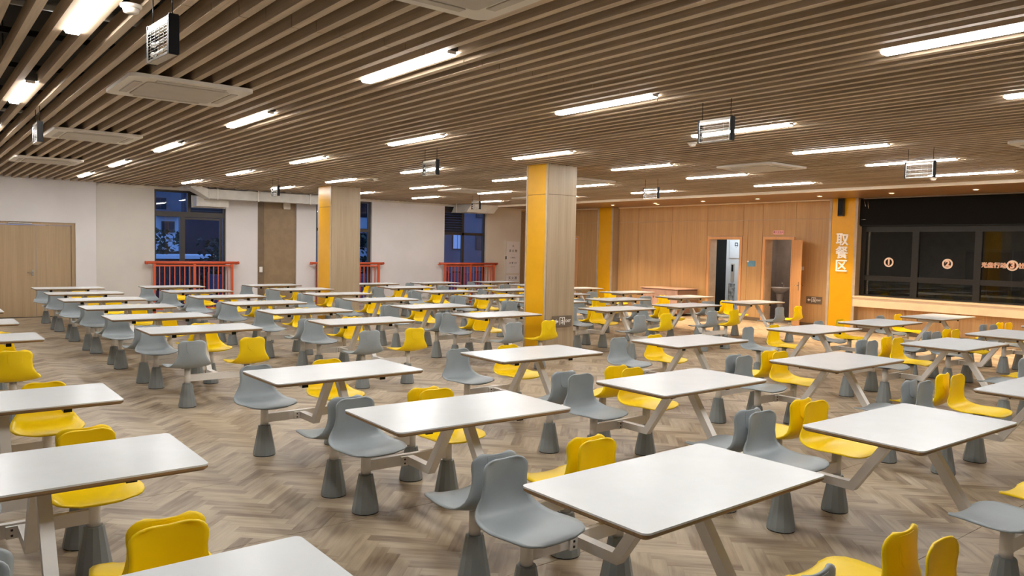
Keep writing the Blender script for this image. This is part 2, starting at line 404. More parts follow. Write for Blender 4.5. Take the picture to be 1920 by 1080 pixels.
# railings in front of the windows
def railing(x0, x1, px, label, nb=7):
    t = empty('window_railing', ((x0+x1)/2, YB-.14, 0), label, 'railing', 'orange railings along the window wall'); c = (x0+x1)/2
    V, Fc = tube_data([(x0-c+.03, 0, 1.205), (x1-c-.03, 0, 1.205)], .033, 12); link('handrail', fixn(mesh('handrail', V, Fc, m_rail, True)), t)
    bx('lower_rail', m_rail, (px[0]-c, px[-1]-c, -.015, .015, 1.115, 1.15), parent=t)
    bx('bottom_rail', m_rail, (px[0]-c, px[-1]-c, -.015, .015, .08, .12), parent=t)
    for p_ in px: bx('post', m_rail, (p_-c-.028, p_-c+.028, -.026, .026, 0, 1.18), parent=t)
    bal = None
    for a, b in zip(px[:-1], px[1:]):
        for i in range(1, nb+1):
            x = a+(b-a)*i/(nb+1)-c
            if bal is None:
                o = bx('baluster', m_rail, (-.011, .011, -.009, .009, .12, 1.115), parent=t); bal = o.data
            else: o = link('baluster', bal, t)
            o.location.x = x
    for x, in ((x0-c+.03,), (x1-c-.03,)):
        link('end_knob', lathe_me('end_knob', [(.001, -.02), (.034, -.018), (.04, 0), (.034, .018), (.001, .02)], 12, m_rail, axis='x'), t, (x, 0, 1.205))
    bx('wall_bracket', m_rail, (x0-c+.05, x0-c+.08, 0, .138, 1.16, 1.185), parent=t); bx('wall_bracket', m_rail, (x1-c-.08, x1-c-.05, 0, .138, 1.16, 1.185), parent=t)
    return t
railing(4.40, 6.62, (4.62, 5.53, 6.43), 'orange railing in front of the left window, right of the double door')
railing(8.49, 10.73, (8.72, 9.63, 10.55), 'orange railing half hidden behind the farther yellow-sided column')
railing(12.58, 14.81, (12.81, 13.74, 14.64), 'orange railing in front of the right window, beside the fire cabinet')

# ================================================================== SETTING: serving wall (right)
def xw(y0, y1, z0, z1, x0=XR, x1=XR+.28): return (x0, x1, y0, y1, z0, z1)
wr = bx('wall_right', m_joint, xw(YF, 2.9, 0, 3.6), xw(2.9, 8.66, 0, .80), xw(2.9, 8.66, 2.40, 3.6), xw(8.66, 10.36, 0, 3.6), xw(10.36, 11.07, 2.08, 3.6),
   xw(11.07, 11.83, 0, 3.6), xw(11.83, 12.76, 2.08, 3.6), xw(12.76, 17.92, 0, 3.6), xw(17.92, 18.75, 2.08, 3.6), xw(18.75, YB, 0, 3.6), **S)
def clad(y0, y1, z0, z1, g=.004): bx('wall_panel', m_panel, (XR-.016, XR, y0+g, y1-g, z0+g*.5, z1-g*.5), parent=wr)
for a, b in ((9.36, 10.26), (11.17, 11.60), (11.60, 11.74), (12.86, 14.07), (14.07, 15.32), (15.32, 16.1), (16.8, 17.83), (18.84, YB)): clad(a, b, .085, 2.545)
for a, b in ((9.36, 10.26), (10.26, 11.17), (11.17, 11.74), (11.74, 12.86), (12.86, 14.07), (14.07, 15.32), (15.32, 16.1), (16.8, 17.83), (17.83, YB)): clad(a, b, 2.555, 2.96)
for a, b in ((10.26, 11.17), (11.74, 12.86), (17.83, 18.84)): clad(a, b, 2.15, 2.545)
for a, b in ((YF, -1.4), (-1.4, -.2), (-.2, 1.0), (1.0, 2.9)): clad(a, b, .085, 2.545); clad(a, b, 2.555, 2.96)
for a, b in ((2.9, 4.1), (4.1, 5.3), (5.3, 6.5), (6.5, 7.6), (7.6, 8.66)): clad(a, b, .085, .57)
bx('baseboard_right', m_taupe2, (XR-.02, XR, YF, 8.6, 0, .08), (XR-.02, XR, 9.36, 10.26, 0, .08), (XR-.02, XR, 11.17, 11.74, 0, .08), (XR-.02, XR, 12.86, 16.1, 0, .08), (XR-.02, XR, 16.8, 17.83, 0, .08), **S)
def pilaster(n_, y0, y1, xf, sill):
    g = .065
    p_ = bx('trim_%d' % n_, m_colwood, (xf+.012, XR, y0, y1, 0, ZC-.006), **S)
    bx('yellow_panel', m_yellowpanel, (xf, xf+.012, y0+g, y1-g, 0, ZC-.006), parent=p_, label='glossy yellow panel')
    for a, b in ((y0, y0+g-.004), (y1-g+.004, y1)): bx('corner_trim', m_coltrim, (xf-.006, xf+.012, a, b, 0, ZC-.006), parent=p_)
    return p_
pil = pilaster(5, 8.64, 9.31, 16.70, 0); pilaster(6, 16.12, 16.78, 16.64, 0)
# doors in the serving wall
def door_frame(nm, y0, y1, z):
    return bx(nm, m_doorframe, (XR-.03, XR+.29, y0, y0+.07, 0, z+.07), (XR-.03, XR+.29, y1-.07, y1, 0, z+.07), (XR-.03, XR+.29, y0+.07, y1-.07, z, z+.07), **S)
d2 = door_frame('door_2', 11.76, 12.84, 2.06)
d3 = door_frame('door_3', 10.28, 11.15, 2.06)
lf = bx('door_leaf', m_doorframe, (0, .04, -.68, 0, .01, 2.045), parent=d3); lf.location = (XR-.035, 10.335, 0); lf.rotation_euler = (0, 0, R(-42))
bx('lock_plate', m_metal, (-.004, -.0005, -.655, -.61, .86, 1.06), (.0405, .044, -.655, -.61, .86, 1.06), parent=lf)
tube('lever', m_metal, [(-.004, -.63, .975), (-.05, -.63, .975), (-.055, -.53, .975)], .009, lf)
tube('lever', m_metal, [(.044, -.63, .975), (.09, -.63, .975), (.095, -.53, .975)], .009, lf)
d5 = door_frame('door_5', 17.85, 18.82, 2.06); bx('door_leaf', m_doorframe, (XR+.03, XR+.07, 17.925, 18.745, .01, 2.05), parent=d5)

# rooms behind the serving wall
def room(nm, m, x0, x1, y0, y1, z1, back=True):
    if back: bx(nm, m, (x1, x1+.1, y0, y1, 0, z1), **S)
    bx(nm, m, (x0, x1+.1, y0-.05, y0-.001, 0, z1), **S); bx(nm, m, (x0, x1+.1, y1+.001, y1+.05, 0, z1), **S)
    bx(nm, m, (x0, x1+.1, y0-.05, y1+.05, z1+.001, z1+.1), **S); bx(nm, m_tile if nm != 'wall_kitchen' else m, (XR+.001, x1+.1, y0-.05, y1+.05, -.08, -.001), **S)
room('wall_washroom', m_tile, 17.19, 18.75, 9.6, 11.93, 2.6)
room('wall_utility_room', m_coolwall, 17.19, 18.45, 12.04, 14.5, 2.6, False)
bx('wall_utility_room', m_coolwall, (18.45, 18.55, 12.04, 13.36, 0, 2.6), **S); bx('wall_utility_room', m_darkcab, (18.45, 18.55, 13.36, 14.5, 0, 2.6), **S)
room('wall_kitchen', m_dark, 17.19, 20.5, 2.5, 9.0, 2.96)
# kitchen furniture faintly visible through the glass
kc = empty('kitchen_counter', (18.6, 6.0, 0), 'dark low kitchen counter behind the serving windows', 'counter')
bx('body', m_darkcab, (-.3, .3, -3, 2.6, 0, .86), parent=kc); bx('worktop', m_metal, (-.33, .33, -3.02, 2.62, .86, .9), parent=kc)
fg = empty('kitchen_cabinet', (19.9, 7.0, 0), 'tall dark cabinet behind the window marked 3', 'cabinet')
bx('body', m_darkcab, (-.3, .3, -.5, .5, 0, 1.9), parent=fg); bx('door', m_black, (-.32, -.302, -.48, -.005, .1, 1.85), parent=fg); bx('door', m_black, (-.32, -.302, .005, .48, .1, 1.85), parent=fg)

# serving window
w4 = bx('window_4', m_kframe, *[(XR+.03, XR+.11, a, b, c, d) for a, b, c, d in (
   (8.56, 8.66, .81, 2.40), (2.9, 3.0, .81, 2.40), (3.0, 8.56, 2.241, 2.40), (3.0, 8.56, .80, .839),
   (7.40, 7.54, .84, 2.24), (6.18, 6.31, .84, 2.24), (4.95, 5.08, .84, 2.24), (3.72, 3.85, .84, 2.24))],
   *[(XR+.035, XR+.105, a, b, 1.16, 1.27) for a, b in ((7.541, 8.559), (6.311, 7.399), (5.081, 6.179), (3.851, 4.949), (3.001, 3.719))], **S)
ky = [(7.54, 8.56), (6.31, 7.40), (5.08, 6.18), (3.85, 4.95), (3.0, 3.72)]
for a, b in ky:
    for c, d in ((.84, 1.16), (1.27, 2.24)): bx('pane', m_kglass, (XR+.065, XR+.071, a, b, c, d), parent=w4)
bx('side_track', m_metal, (XR+.115, XR+.15, 8.50, 8.55, .84, 2.24), parent=w4)
def ring(name, mat, r0, r1, d, n=28):
    V, Fc = [], []
    for i in range(n):
        a = 2*math.pi*i/n; c, s = math.cos(a), math.sin(a)
        V += [(r0*c, r0*s, 0), (r1*c, r1*s, 0), (r1*c, r1*s, d), (r0*c, r0*s, d)]
    for i in range(n):
        k, l = 4*i, 4*((i+1) % n)
        Fc += [(k+j, k+(j+1) % 4, l+(j+1) % 4, l+j) for j in range(4)]
    return fixn(mesh(name, V, Fc, mat))
def disc_me(name, mat, r, d, n=28): return lathe_me(name, [(r, 0), (r, d)], n, mat, False)
XS = XR+.058
for dgt, y_, wd in (('1', 8.03, 'leftmost'), ('2', 6.82, 'middle'), ('3', 5.63, 'rightmost')):
    t = empty('number_sign', (XS, y_, 1.575), {'1': 'round peach sign with numeral one, leftmost on the dark serving windows', '2': 'round peach sign with numeral two, between its two neighbours', '3': 'round peach sign with numeral three, flanked by peach lettering'}[dgt], 'sign', 'round number signs on the serving windows')
    o = link('ring', ring('ring', m_signo, .072, .105, .006), t); on_xwall(o, 0, 0, 0)
    o = link('numeral', text_me('numeral', dgt, .17, .003, m_signi, .012), t); on_xwall(o, 0, 0, 0)
    o = link('numeral_face', text_me('numeral_face', dgt, .17, .002, m_signo, .004), t); on_xwall(o, -.004, 0, 0)
for s_, y_, lb in (('光盘行动', 5.96, 'peach letters left of the round number 3 sign'), ('杜绝浪费', 5.30, 'peach letters right of the round number 3 sign')):
    t = empty('window_lettering', (XS, y_, 1.565), lb, 'lettering', 'peach slogans on the serving window')
    o = link('letter_backing', bold_me('letter_backing', s_, .115, .003, m_signo, .008), t); on_xwall(o, 0, 0, 0)
    o = link('letter_face', text_me('letter_face', s_, .115, .0015, m_signi), t); on_xwall(o, -.003, 0, 0)
sh = empty('shutter_box', (XR-.02, 5.75, 2.7), 'long black roller shutter casing above the serving windows', 'shutter box')
bx('casing', m_shutter, (-.10, .015, -2.87, 2.885, -.31, .262), parent=sh)
bx('bottom_bar', m_black, (-.07, .03, -2.87, 2.885, -.335, -.312), parent=sh)
tube('pull_cord', m_metal, [(-.106, 2.80, .24), (-.11, 2.76, .10)], .006, sh); tube('pull_cord', m_metal, [(-.106, 2.72, .24), (-.11, 2.69, .05)], .006, sh)
tube('guide_pin', m_metal, [(-.11, 2.84, -.19), (-.11, 2.74, -.185)], .007, sh)
ld = empty('serving_ledge', (XR, 5.9, 0), 'cream stone serving ledge under the dark windows', 'ledge')
bx('slab', m_cream, (-.30, -.002, -3.0, 2.735, .775, .81), parent=ld, bevel=.004); bx('apron', m_cream, (-.28, -.017, -3.0, 2.735, .575, .774), parent=ld)

# things on the yellow pilaster and the oak wall
t = empty('wall_lettering', (16.694, 8.97, 1.78), 'three white characters down the yellow pilaster beside the serving windows', 'lettering')
for ch, z in (('取', .27), ('餐', -.03), ('区', -.33)):
    o = link('character', bold_me('character', ch, .30, .012, m_charw, .0085), t); on_xwall(o, -.008, 0, z)
sp_ = empty('wall_speaker', (16.62, 8.99, 2.79), 'slim dark loudspeaker high on the yellow pilaster', 'speaker')
bx('housing', m_frame, (-.03, .06, -.055, .075, -.2, .2), parent=sp_, bevel=.006); bx('grille', m_black, (-.036, -.031, -.045, .065, -.18, .18), parent=sp_)
bx('bracket', m_metal, (.06, .074, -.02, .03, -.05, .05), parent=sp_)
def oval_pts(hw, hh, n=8):
    pts = []
    for c, a0 in ((hw-hh, -90), (-hw+hh, 90)):
        for i in range(n+1): a = R(a0+180*i/n); pts.append((c+hh*math.cos(a), hh*math.sin(a)))
    return pts
t = empty('oval_sign', (XR-.016, 10.72, 2.235), 'small pink oval sign above the open washroom door', 'sign')
o = prism('plate', m_pink, oval_pts(.16, .05), 'z', 0, .012, t); on_xwall(o, 0, 0, 0)
o = link('print', text_me('print', '教工卫生间', .055, .001, m_pinkt, .001), t); on_xwall(o, -.013, 0, 0)
t = empty('blue_sign', (XR-.016, 11.46, 1.445), 'small blue rounded sign on the oak wall between the two doors', 'sign')
o = prism('plate', m_blue, rounded(.11, .075, .03), 'z', 0, .01, t); on_xwall(o, 0, 0, 0)
o = prism('corner_badge', m_signw, oval_pts(.03, .02), 'z', .0105, .014, t); on_xwall(o, 0, .10, .055)
t = empty('light_switch', (XR-.016, 10.05, 1.37), 'white double light switch right of the washroom door', 'switch')
bx('plate', m_signw, (-.01, 0, -.045, .045, -.045, .045), parent=t, bevel=.003)
for a in (-.04, .003): bx('rocker', m_signw, (-.014, -.0105, a, a+.037, -.035, .035), parent=t)
t = empty('light_switch', (7.22, YB+.012, 1.03), 'white switch plate on the taupe strip right of the left window', 'switch')
bx('plate', m_signw, (-.04, .04, -.01, .005, -.07, .07), parent=t, bevel=.003); bx('rocker', m_signw, (-.025, .025, -.014, -.0105, -.05, .05), parent=t)
t = empty('emergency_light', (7.9, YB+.04, 2.70), 'small white emergency light box high on the taupe closet panel', 'emergency light')
bx('box', m_acwhite, (-.09, .09, -.07, .005, -.09, .09), parent=t, bevel=.006); bx('lamp_lens', m_signw, (-.06, .06, -.08, -.071, .03, .075), parent=t)

def exit_sign(loc, lab, kind):
    t = empty('exit_sign', loc, lab, 'exit sign', 'steel exit signs near the floor')
    on = on_ywall if kind == 'y' else on_xwall
    def put(me_o, a, b, d):
        if kind == 'y': on(me_o, a, -d, b)
        else: on(me_o, -d, -a, b)
    o = prism('plate', m_sign, rounded(.20, .085, .008), 'z', 0, .012, t); put(o, 0, 0, 0)
    V, Fc = prism_data([(-.17, 0), (-.125, .035), (-.125, .014), (-.085, .014), (-.085, -.014), (-.125, -.014), (-.125, -.035)], 'z', 0, .003)
    o = link('arrow', fixn(mesh('arrow', V, Fc, m_signw)), t); put(o, .0, 0, .0125)
    fr_ = boxes((-.06, -.05, -.055, .055, 0, .003), (.04, .05, -.055, .055, 0, .003), (-.06, .05, .055, .065, 0, .003))
    o = link('door_outline', mesh('door_outline', *fr_, m_signw), t); put(o, 0, 0, .0125)
    body = joined(prism_data([(-.005, .02), (.02, .025), (.03, -.01), (.012, -.015)], 'z', 0, .003), prism_data([(.012, -.012), (.03, -.01), (.02, -.05), (.01, -.05)], 'z', 0, .003),
        prism_data([(.01, -.01), (.02, -.015), (-.015, -.035), (-.03, -.03), (-.03, -.02)], 'z', 0, .003), prism_data([(0, .022), (.01, .012), (-.025, -.002), (-.032, .006)], 'z', 0, .003),
        prism_data([(.005+.012*math.cos(a*.785), .04+.012*math.sin(a*.785)) for a in range(8)], 'z', 0, .003))
    o = link('running_figure', fixn(mesh('running_figure', *body, m_signw)), t); put(o, -.005, 0, .0125)
    o = link('print', text_me('print', 'EXIT', .055, .001, m_signw, .001), t); put(o, .12, 0, .0135)
    return t
exit_sign((7.99, 8.785, .60), 'brown exit sign with arrow on the nearer column', 'y')
exit_sign((XR-.017, 9.71, .63), 'brown exit sign with arrow low on the oak wall left of the yellow pilaster', 'x')

# fire cabinet at the end of the window wall
t = empty('fire_cabinet', (15.47, YB, 0), 'tall cream fire hydrant cabinet with printed characters on the window wall', 'cabinet')
bx('box', m_beige, (-.31, .31, -.06, -.002, .12, 2.0), parent=t, bevel=.004)
up_ = bx('upper_door', m_white, (-.26, .27, -.072, -.061, .90, 1.93), parent=t); lo_ = bx('lower_door', m_white, (-.26, .27, -.072, -.061, .18, .84), parent=t)
for s_, x, z, sz in (('火', 0, 1.78, .08), ('消 火 栓', 0, 1.62, .10), ('— — —', 0, 1.50, .04), ('使用方法', 0, 1.40, .05), ('火 警 119', 0, 1.23, .075), ('———', 0, 1.11, .06)):
    o = link('print', text_me('print', s_, sz, .0005, m_black, .0005), up_); on_ywall(o, x, -.073, z)
for s_, x, z, sz in (('灭 火 器', 0, .74, .10), ('———', 0, .65, .05), ('使用方法', 0, .58, .05)):
    o = link('print', text_me('print', s_, sz, .0005, m_black, .0005), lo_); on_ywall(o, x, -.073, z)
bx('latch', m_black, (-.30, -.275, -.085, -.061, 1.35, 1.45), parent=t)

# ================================================================== columns
def column(n_, c, lab):
    x0, x1, y0, y1 = c; g = .05
    p_ = bx('wall_column', m_colwood, (x0+.012, x1-.012, y0+.012, y1-.012, 0, ZC+.6), **S)
    for z0, z1 in ((0.0, 2.545), (2.552, ZC+.1)):
        bx('yellow_panel', m_yellowpanel, (x0, x0+.012, y0+g, y1-g, z0, z1), parent=p_, label='glossy yellow side panel'); bx('yellow_panel', m_yellowpanel, (x1-.012, x1, y0+g, y1-g, z0, z1), parent=p_, label='glossy yellow side panel')
        bx('wood_panel', m_colwood, (x0+.012, x1-.012, y0, y0+.012, z0, z1), parent=p_); bx('wood_panel', m_colwood, (x0+.012, x1-.012, y1-.012, y1, z0, z1), parent=p_)
    for a, b in ((x0-.002, y0+.0125), (x0-.002, y1-g+.004), (x1-.010, y0+.0125), (x1-.010, y1-g+.004)):
        bx('corner_trim', m_coltrim, (a, a+.012, b, b+g-.017, 0, ZC+.1), parent=p_)
    return p_
column(1, COL1, ''); column(2, COL2, '')

# ================================================================== ducts
t = empty('air_duct', (6.9, 18.97, 2.87), 'long pale rectangular air duct elbow hanging before the left window', 'duct')
bx('duct_run', m_duct, (-1.2, 2.3, -.18, .18, -.12, .10), parent=t)
for x in (-1.2, 0, 1.35, 2.3): bx('flange', m_duct, (x-.012, x+.012, -.195, .195, -.135, .115), parent=t)
# sloping transition rising to the slatted ceiling
V = [(-1.2, -.18, -.12), (-1.2, .18, -.12), (-1.2, .18, .10), (-1.2, -.18, .10), (-1.66, -.36, .10), (-1.66, .18, .10), (-1.66, .18, .20), (-1.66, -.36, .20)]
link('duct_transition', fixn(mesh('duct_transition', V, [(0, 1, 2, 3), (4, 5, 6, 7), (0, 1, 5, 4), (1, 2, 6, 5), (2, 3, 7, 6), (3, 0, 4, 7)], m_duct)), t)
bx('duct_neck', m_duct, (-1.38, -.62, .185, .58, -.30, -.06), parent=t)
bx('neck_flange', m_duct, (-1.41, -.59, .50, .525, -.325, -.03), parent=t)
for x in (-1.0, -.02, 1.33): bx('hanger', m_signw, (x-.01, x+.01, -.20, -.188, -.14, .24), parent=t)
t = empty('air_duct', (13.62, 19.0, 2.88), 'short pale trapezoid duct hood over the right window by the fire cabinet', 'duct')
V = [(-.52, -.3, -.11), (.5, -.3, -.11), (.5, .49, -.11), (-.52, .49, -.11), (-.42, -.42, .115), (.62, -.42, .115), (.62, .49, .115), (-.42, .49, .115)]
link('hood', fixn(mesh('hood', V, [(0, 1, 2, 3), (4, 5, 6, 7), (0, 1, 5, 4), (1, 2, 6, 5), (2, 3, 7, 6), (3, 0, 4, 7)], m_duct)), t)
bx('rim', m_duct, (-.54, .52, -.32, .49, -.125, -.112), parent=t); bx('hanger', m_signw, (-.75, -.735, -.1, -.09, -.15, .24), parent=t)

# ================================================================== ceiling fixtures
ORD = ['', 'first', 'second', 'third', 'fourth', 'fifth', 'sixth', 'seventh', 'eighth', 'ninth', 'tenth']
lx = [SX0+SP*(k+.5) for k in (-5, 8, 21, 34, 47, 59, 72)]
ly = [1.80, 4.87, 8.05, 11.20, 14.25, 17.25]
V, Fc = prism_data([(-.044, -.014), (-.034, -.028), (.034, -.028), (.044, -.014), (.044, 0), (-.044, 0)], 'y', -.59, .59)
lamp = empty('linear_ceiling_light', (0, 0, ZC))
link('diffuser', fixn(mesh('diffuser', V, Fc, m_lamp)), lamp)
bx('housing', m_void, (-.048, .048, -.60, .60, .001, .06), parent=lamp)
for s in (-1, 1): bx('end_cap', m_acwhite, (-.036, .036, s*.5955-.005, s*.5955+.005, -.022, 0), parent=lamp)
index_kids(lamp); first = True
for j, y_ in enumerate(ly):
    for i, x in enumerate(lx):
        if y_ < 3 and x < 1: pass
        o = lamp if first else copy_tree(lamp); first = False
        o.location = (x, y_, ZC+.012)
        row = 6-j
        where = {1: 'in the row closest to the window wall', 6: 'in the row closest to the camera'}.get(row, 'in the %s row from the window wall' % ORD[row])
        side = 'leftmost' if i == 0 else ('rightmost' if i == 6 else ORD[i+1]+' from left')
        o['label'] = 'lit white linear ceiling light, %s %s' % (side, where); o['category'] = 'ceiling light'; o['group'] = 'linear ceiling lights'

def cassette():
    t = empty('ac_cassette', (0, 0, 0))
    bm = bmesh.new()
    V, Fc = prism_data(rounded(.475, .475, .06), 'z', -.028, 0); link('panel', fixn(mesh('panel', V, Fc, m_acwhite)), t)
    V, Fc = prism_data(rounded(.32, .32, .03), 'z', -.036, -.0285); link('intake_grille', fixn(mesh('intake_grille', V, Fc, m_acgrille)), t)
    bm.free()
    for a in range(4):
        o = bx('air_vane', m_acgrille, (-.27, .27, .345, .405, -.034, -.0285), parent=t, bevel=.002); o.rotation_euler = (0, 0, a*math.pi/2)
    return t
ac = cassette(); index_kids(ac); first = True
for x, y_, lb in ((1.84, 6.88, 'square white air-conditioning cassette right of the nearest heater, largest in view'),
                  (1.84, 10.64, 'white ceiling cassette beside the second heater at the left edge'),
                  (1.84, 14.56, 'white ceiling cassette closest to the double door'),
                  (2.06, 3.02, 'white ceiling cassette cut off by the top edge of the photo'),
                  (9.97, 6.66, 'white ceiling cassette below the heater right of the nearer column'),
                  (9.90, 10.45, 'white ceiling cassette half hidden by the nearer column'),
                  (9.95, 14.25, 'white ceiling cassette between the two columns'),
                  (12.6, 14.9, 'white ceiling cassette just left of the nearer column near the window wall'),
                  (9.95, 2.80, 'white ceiling cassette at the right edge of the photo')):
    o = ac if first else copy_tree(ac); first = False
    o.location = (x, y_, ZC-.0015); o['label'] = lb; o['category'] = 'air conditioner'; o['group'] = 'ceiling air-conditioning cassettes'

def heater():
    t = empty('quartz_heater', (0, 0, 0)); L, D, H = .165, .026, .10
    for s in (-1, 1):
        bx('end_plate', m_black, (-D, D, s*L-.008, s*L+.008, -H, H), parent=t, bevel=.004)
    bx('top_plate', m_acgrille, (-D+.004, D-.004, -L+.009, L-.009, H-.045, H-.006), parent=t)
    bx('bottom_plate', m_acgrille, (-D+.004, D-.004, -L+.009, L-.009, -H+.002, -H+.014), parent=t)
    for z in (.0, -.05):
        V, Fc = tube_data([(0, -L+.03, z), (0, L-.03, z)], .007, 10); link('quartz_tube', fixn(mesh('quartz_tube', V, Fc, m_ceramic, True)), t)
        for s in (-1, 1):
            V, Fc = tube_data([(0, s*(L-.028), z), (0, s*(L-.009), z)], .014, 10); link('ceramic_socket', fixn(mesh('ceramic_socket', V, Fc, m_ceramic, True)), t)
    wires = []
    for i in range(9): z = -H+.025+i*.0155; wires.append(boxes((-D+.001, -D+.003, -L+.009, L-.009, z, z+.0016)))
    for i in range(4): y_ = -L+.07+i*.065; wires.append(boxes((-D-.001, -D+.001, y_, y_+.0016, -H+.014, H-.04)))
    V, Fc = joined(*wires); link('wire_guard', mesh('wire_guard', V, Fc, m_metal), t)
    bx('front_rim', m_metal, (-D-.001, -D+.003, -L+.009, L-.009, H-.045, H-.028), (-D-.001, -D+.003, -L+.009, L-.009, -H+.003, -H+.014), (-D-.001, -D+.003, -L+.009, -L+.016, -H+.014, H-.045), (-D-.001, -D+.003, L-.016, L-.009, -H+.014, H-.045), parent=t)
    for s in (-1, 1): tube('hanging_rod', m_black, [(0, s*(L-.02), H), (0, s*(L-.02), H+.16)], .003, t)
    return t
ht = heater(); index_kids(ht); first = True
for x, y_, rz, lb in ((1.06, 4.26, 4, 'black framed quartz heater hanging at the top left, nearest of all'),
                      (1.05, 8.85, 0, 'small black heater hanging at the left edge beside a ceiling cassette'),
                      (5.40, 4.06, 0, 'black open-frame heater hanging in front of a light right of the nearer column'),
                      (9.48, 4.17, 0, 'black heater hanging above the serving side at the right, next to a smoke detector'),
                      (5.45, 8.62, 0, 'black heater hanging between the two columns in front of a light'),
                      (10.5, 9.25, 0, 'black heater hanging above the oak wall just right of the nearer column'),
                      (5.80, 14.9, 0, 'tiny black heater hanging in front of the long air duct'),
                      (11.1, 15.45, 0, 'tiny black heater hanging in front of the duct hood')):
    o = ht if first else copy_tree(ht); first = False
    o.location = (x, y_, 2.752); o.rotation_euler = (0, 0, R(rz)); o['label'] = lb; o['category'] = 'heater'; o['group'] = 'hanging quartz heaters'

sm = empty('smoke_detector', (0, 0, 0)); link('base', lathe_me('base', [(.055, 0), (.055, -.012), (.045, -.02)], 20, m_acwhite), sm); link('sensor_dome', lathe_me('sensor_dome', [(.042, -.0205), (.038, -.04), (.02, -.048)], 20, m_acwhite), sm)
index_kids(sm); first = True
for x, y_, lb in ((7.10, 13.2, 'round white smoke detector on the slats right of the farther column'), (7.25, 5.78, 'round white smoke detector under the heater right of the nearer column'),
                  (13.1, 5.55, 'round white smoke detector beside the heater near the serving windows'), (.99, 4.62, 'round white smoke detector above the nearest heater')):
    o = sm if first else copy_tree(sm); first = False
    o.location = (x, y_, ZC-.002); o['label'] = lb; o['category'] = 'smoke detector'; o['group'] = 'smoke detectors on the slatted ceiling'

# warm downlights along the serving side
dl = empty('downlight', (0, 0, 0)); link('ring', ring('ring', m_acwhite, .045, .065, -.012), dl); link('lens', lathe_me('lens', [(.044, -.002), (.044, -.008)], 20, m_downl), dl)
index_kids(dl); first = True; q = [(14.33, 1.2+1.56*k, 'inner') for k in range(10)] + [(15.7, 1.2+1.56*k, 'outer') for k in range(10)]
sd = bpy.data.lights.new('downlight_beam', 'SPOT'); sd.energy = SPOT_WATTS; sd.color = (1.0, .76, .48); sd.spot_size = R(82); sd.spot_blend = .7; sd.shadow_soft_size = .05
for n_, (x, y_, rw) in enumerate(q):
    o = dl if first else copy_tree(dl); first = False
    o.location = (x, y_, ZC-.006); k = n_ % 10
    o['label'] = 'warm recessed downlight, %s from right in the %s' % (ORD[k+1], 'row along the cream ceiling strip' if rw == 'inner' else 'row nearest the oak wall')
    o['category'] = 'downlight'; o['group'] = 'warm downlights over the serving side'
    l = bpy.data.objects.new('downlight_beam', sd); col.objects.link(l); l.location = (x, y_, ZC-.03); 
wl = bpy.data.lights.new('wall_washer_beam', 'SPOT'); wl.energy = 300; wl.color = (1, .72, .42); wl.spot_size = R(60); wl.spot_blend = .9; wl.shadow_soft_size = .04
o = bpy.data.objects.new('wall_washer_beam', wl); col.objects.link(o); o.location = (16.1, 13.95, ZC-.03); o.rotation_euler = (0, R(22), 0)
t = copy_tree(dl); t.location = (16.1, 13.95, ZC-.006); t['label'] = 'warm recessed downlight closest to the bright patch on the oak wall'; t['category'] = 'downlight'; t['group'] = 'warm downlights over the serving side'
al = bpy.data.lights.new('utility_room_panel', 'AREA'); al.energy = 16; al.color = (.82, .92, 1); al.size = .8
o = bpy.data.objects.new('utility_room_panel', al); col.objects.link(o); o.location = (17.7, 12.9, 2.45)
al3 = bpy.data.lights.new('kitchen_fill', 'AREA'); al3.energy = 9; al3.color = (1, .92, .75); al3.size = 1.2  # added fill light, lifts the dark interior behind the serving glass
o = bpy.data.objects.new('kitchen_fill', al3); col.objects.link(o); o.location = (19.0, 6.2, 2.9)
al2 = bpy.data.lights.new('washroom_fill', 'AREA'); al2.energy = 16; al2.color = (1, .86, .78); al2.size = .5  # added fill light without a fixture, brightens the washroom
o = bpy.data.objects.new('washroom_fill', al2); col.objects.link(o); o.location = (17.9, 11.0, 2.5)

# ================================================================== behind the doors
t = empty('washbasin', (18.15, 11.42, 0), 'white pedestal washbasin inside the dim washroom', 'washbasin')
link('pedestal', lathe_me('pedestal', [(.10, 0), (.085, .1), (.075, .5), (.11, .66)], 20, m_porc), t)
link('basin', lathe_me('basin', [(.10, .66), (.20, .74), (.245, .80), (.245, .825), (.21, .825), (.16, .76), (.02, .74)], 24, m_porc), t)
tube('tap', m_metal, [(.17, 0, .82), (.17, 0, .93), (.08, 0, .93)], .012, t)
t = empty('cleaning_bottle', (17.55, 11.02, 0), 'small pale bottle on the washroom floor beside the basin', 'bottle')
link('body', lathe_me('body', [(.045, 0), (.05, .02), (.05, .17), (.02, .22)], 16, m_porc), t); link('cap', lathe_me('cap', [(.022, .2205), (.022, .26)], 12, m_rubber), t)
t = empty('notice_board', (18.45, 13.00, 1.82), 'white framed notice on the bright wall inside the left doorway', 'notice')
bx('frame', m_acgrille, (-.02, 0, -.30, .26, -.27, .27), parent=t); bx('sheet', m_coolwall, (-.024, -.0205, -.285, .245, -.255, .255), parent=t)
o = link('print', text_me('print', '口', .12, .0005, m_black, .006), t); on_xwall(o, -.025, .02, .12)
bx('print_line', m_frame, (-.0255, -.0245, 0, .04, .03, .038), parent=t)
t = empty('door_controller', (18.45, 13.12, 1.18), 'slim grey wall device below the framed notice in the left doorway', 'wall device')
bx('case', m_acgrille, (-.04, 0, -.05, .05, -.28, .22), parent=t, bevel=.004); bx('screen', m_black, (-.044, -.0405, -.035, .025, .0, .19), parent=t)
t = empty('marbled_panel', (18.45, 13.13, .48), 'grey marbled panel low on the wall inside the left doorway', 'panel')
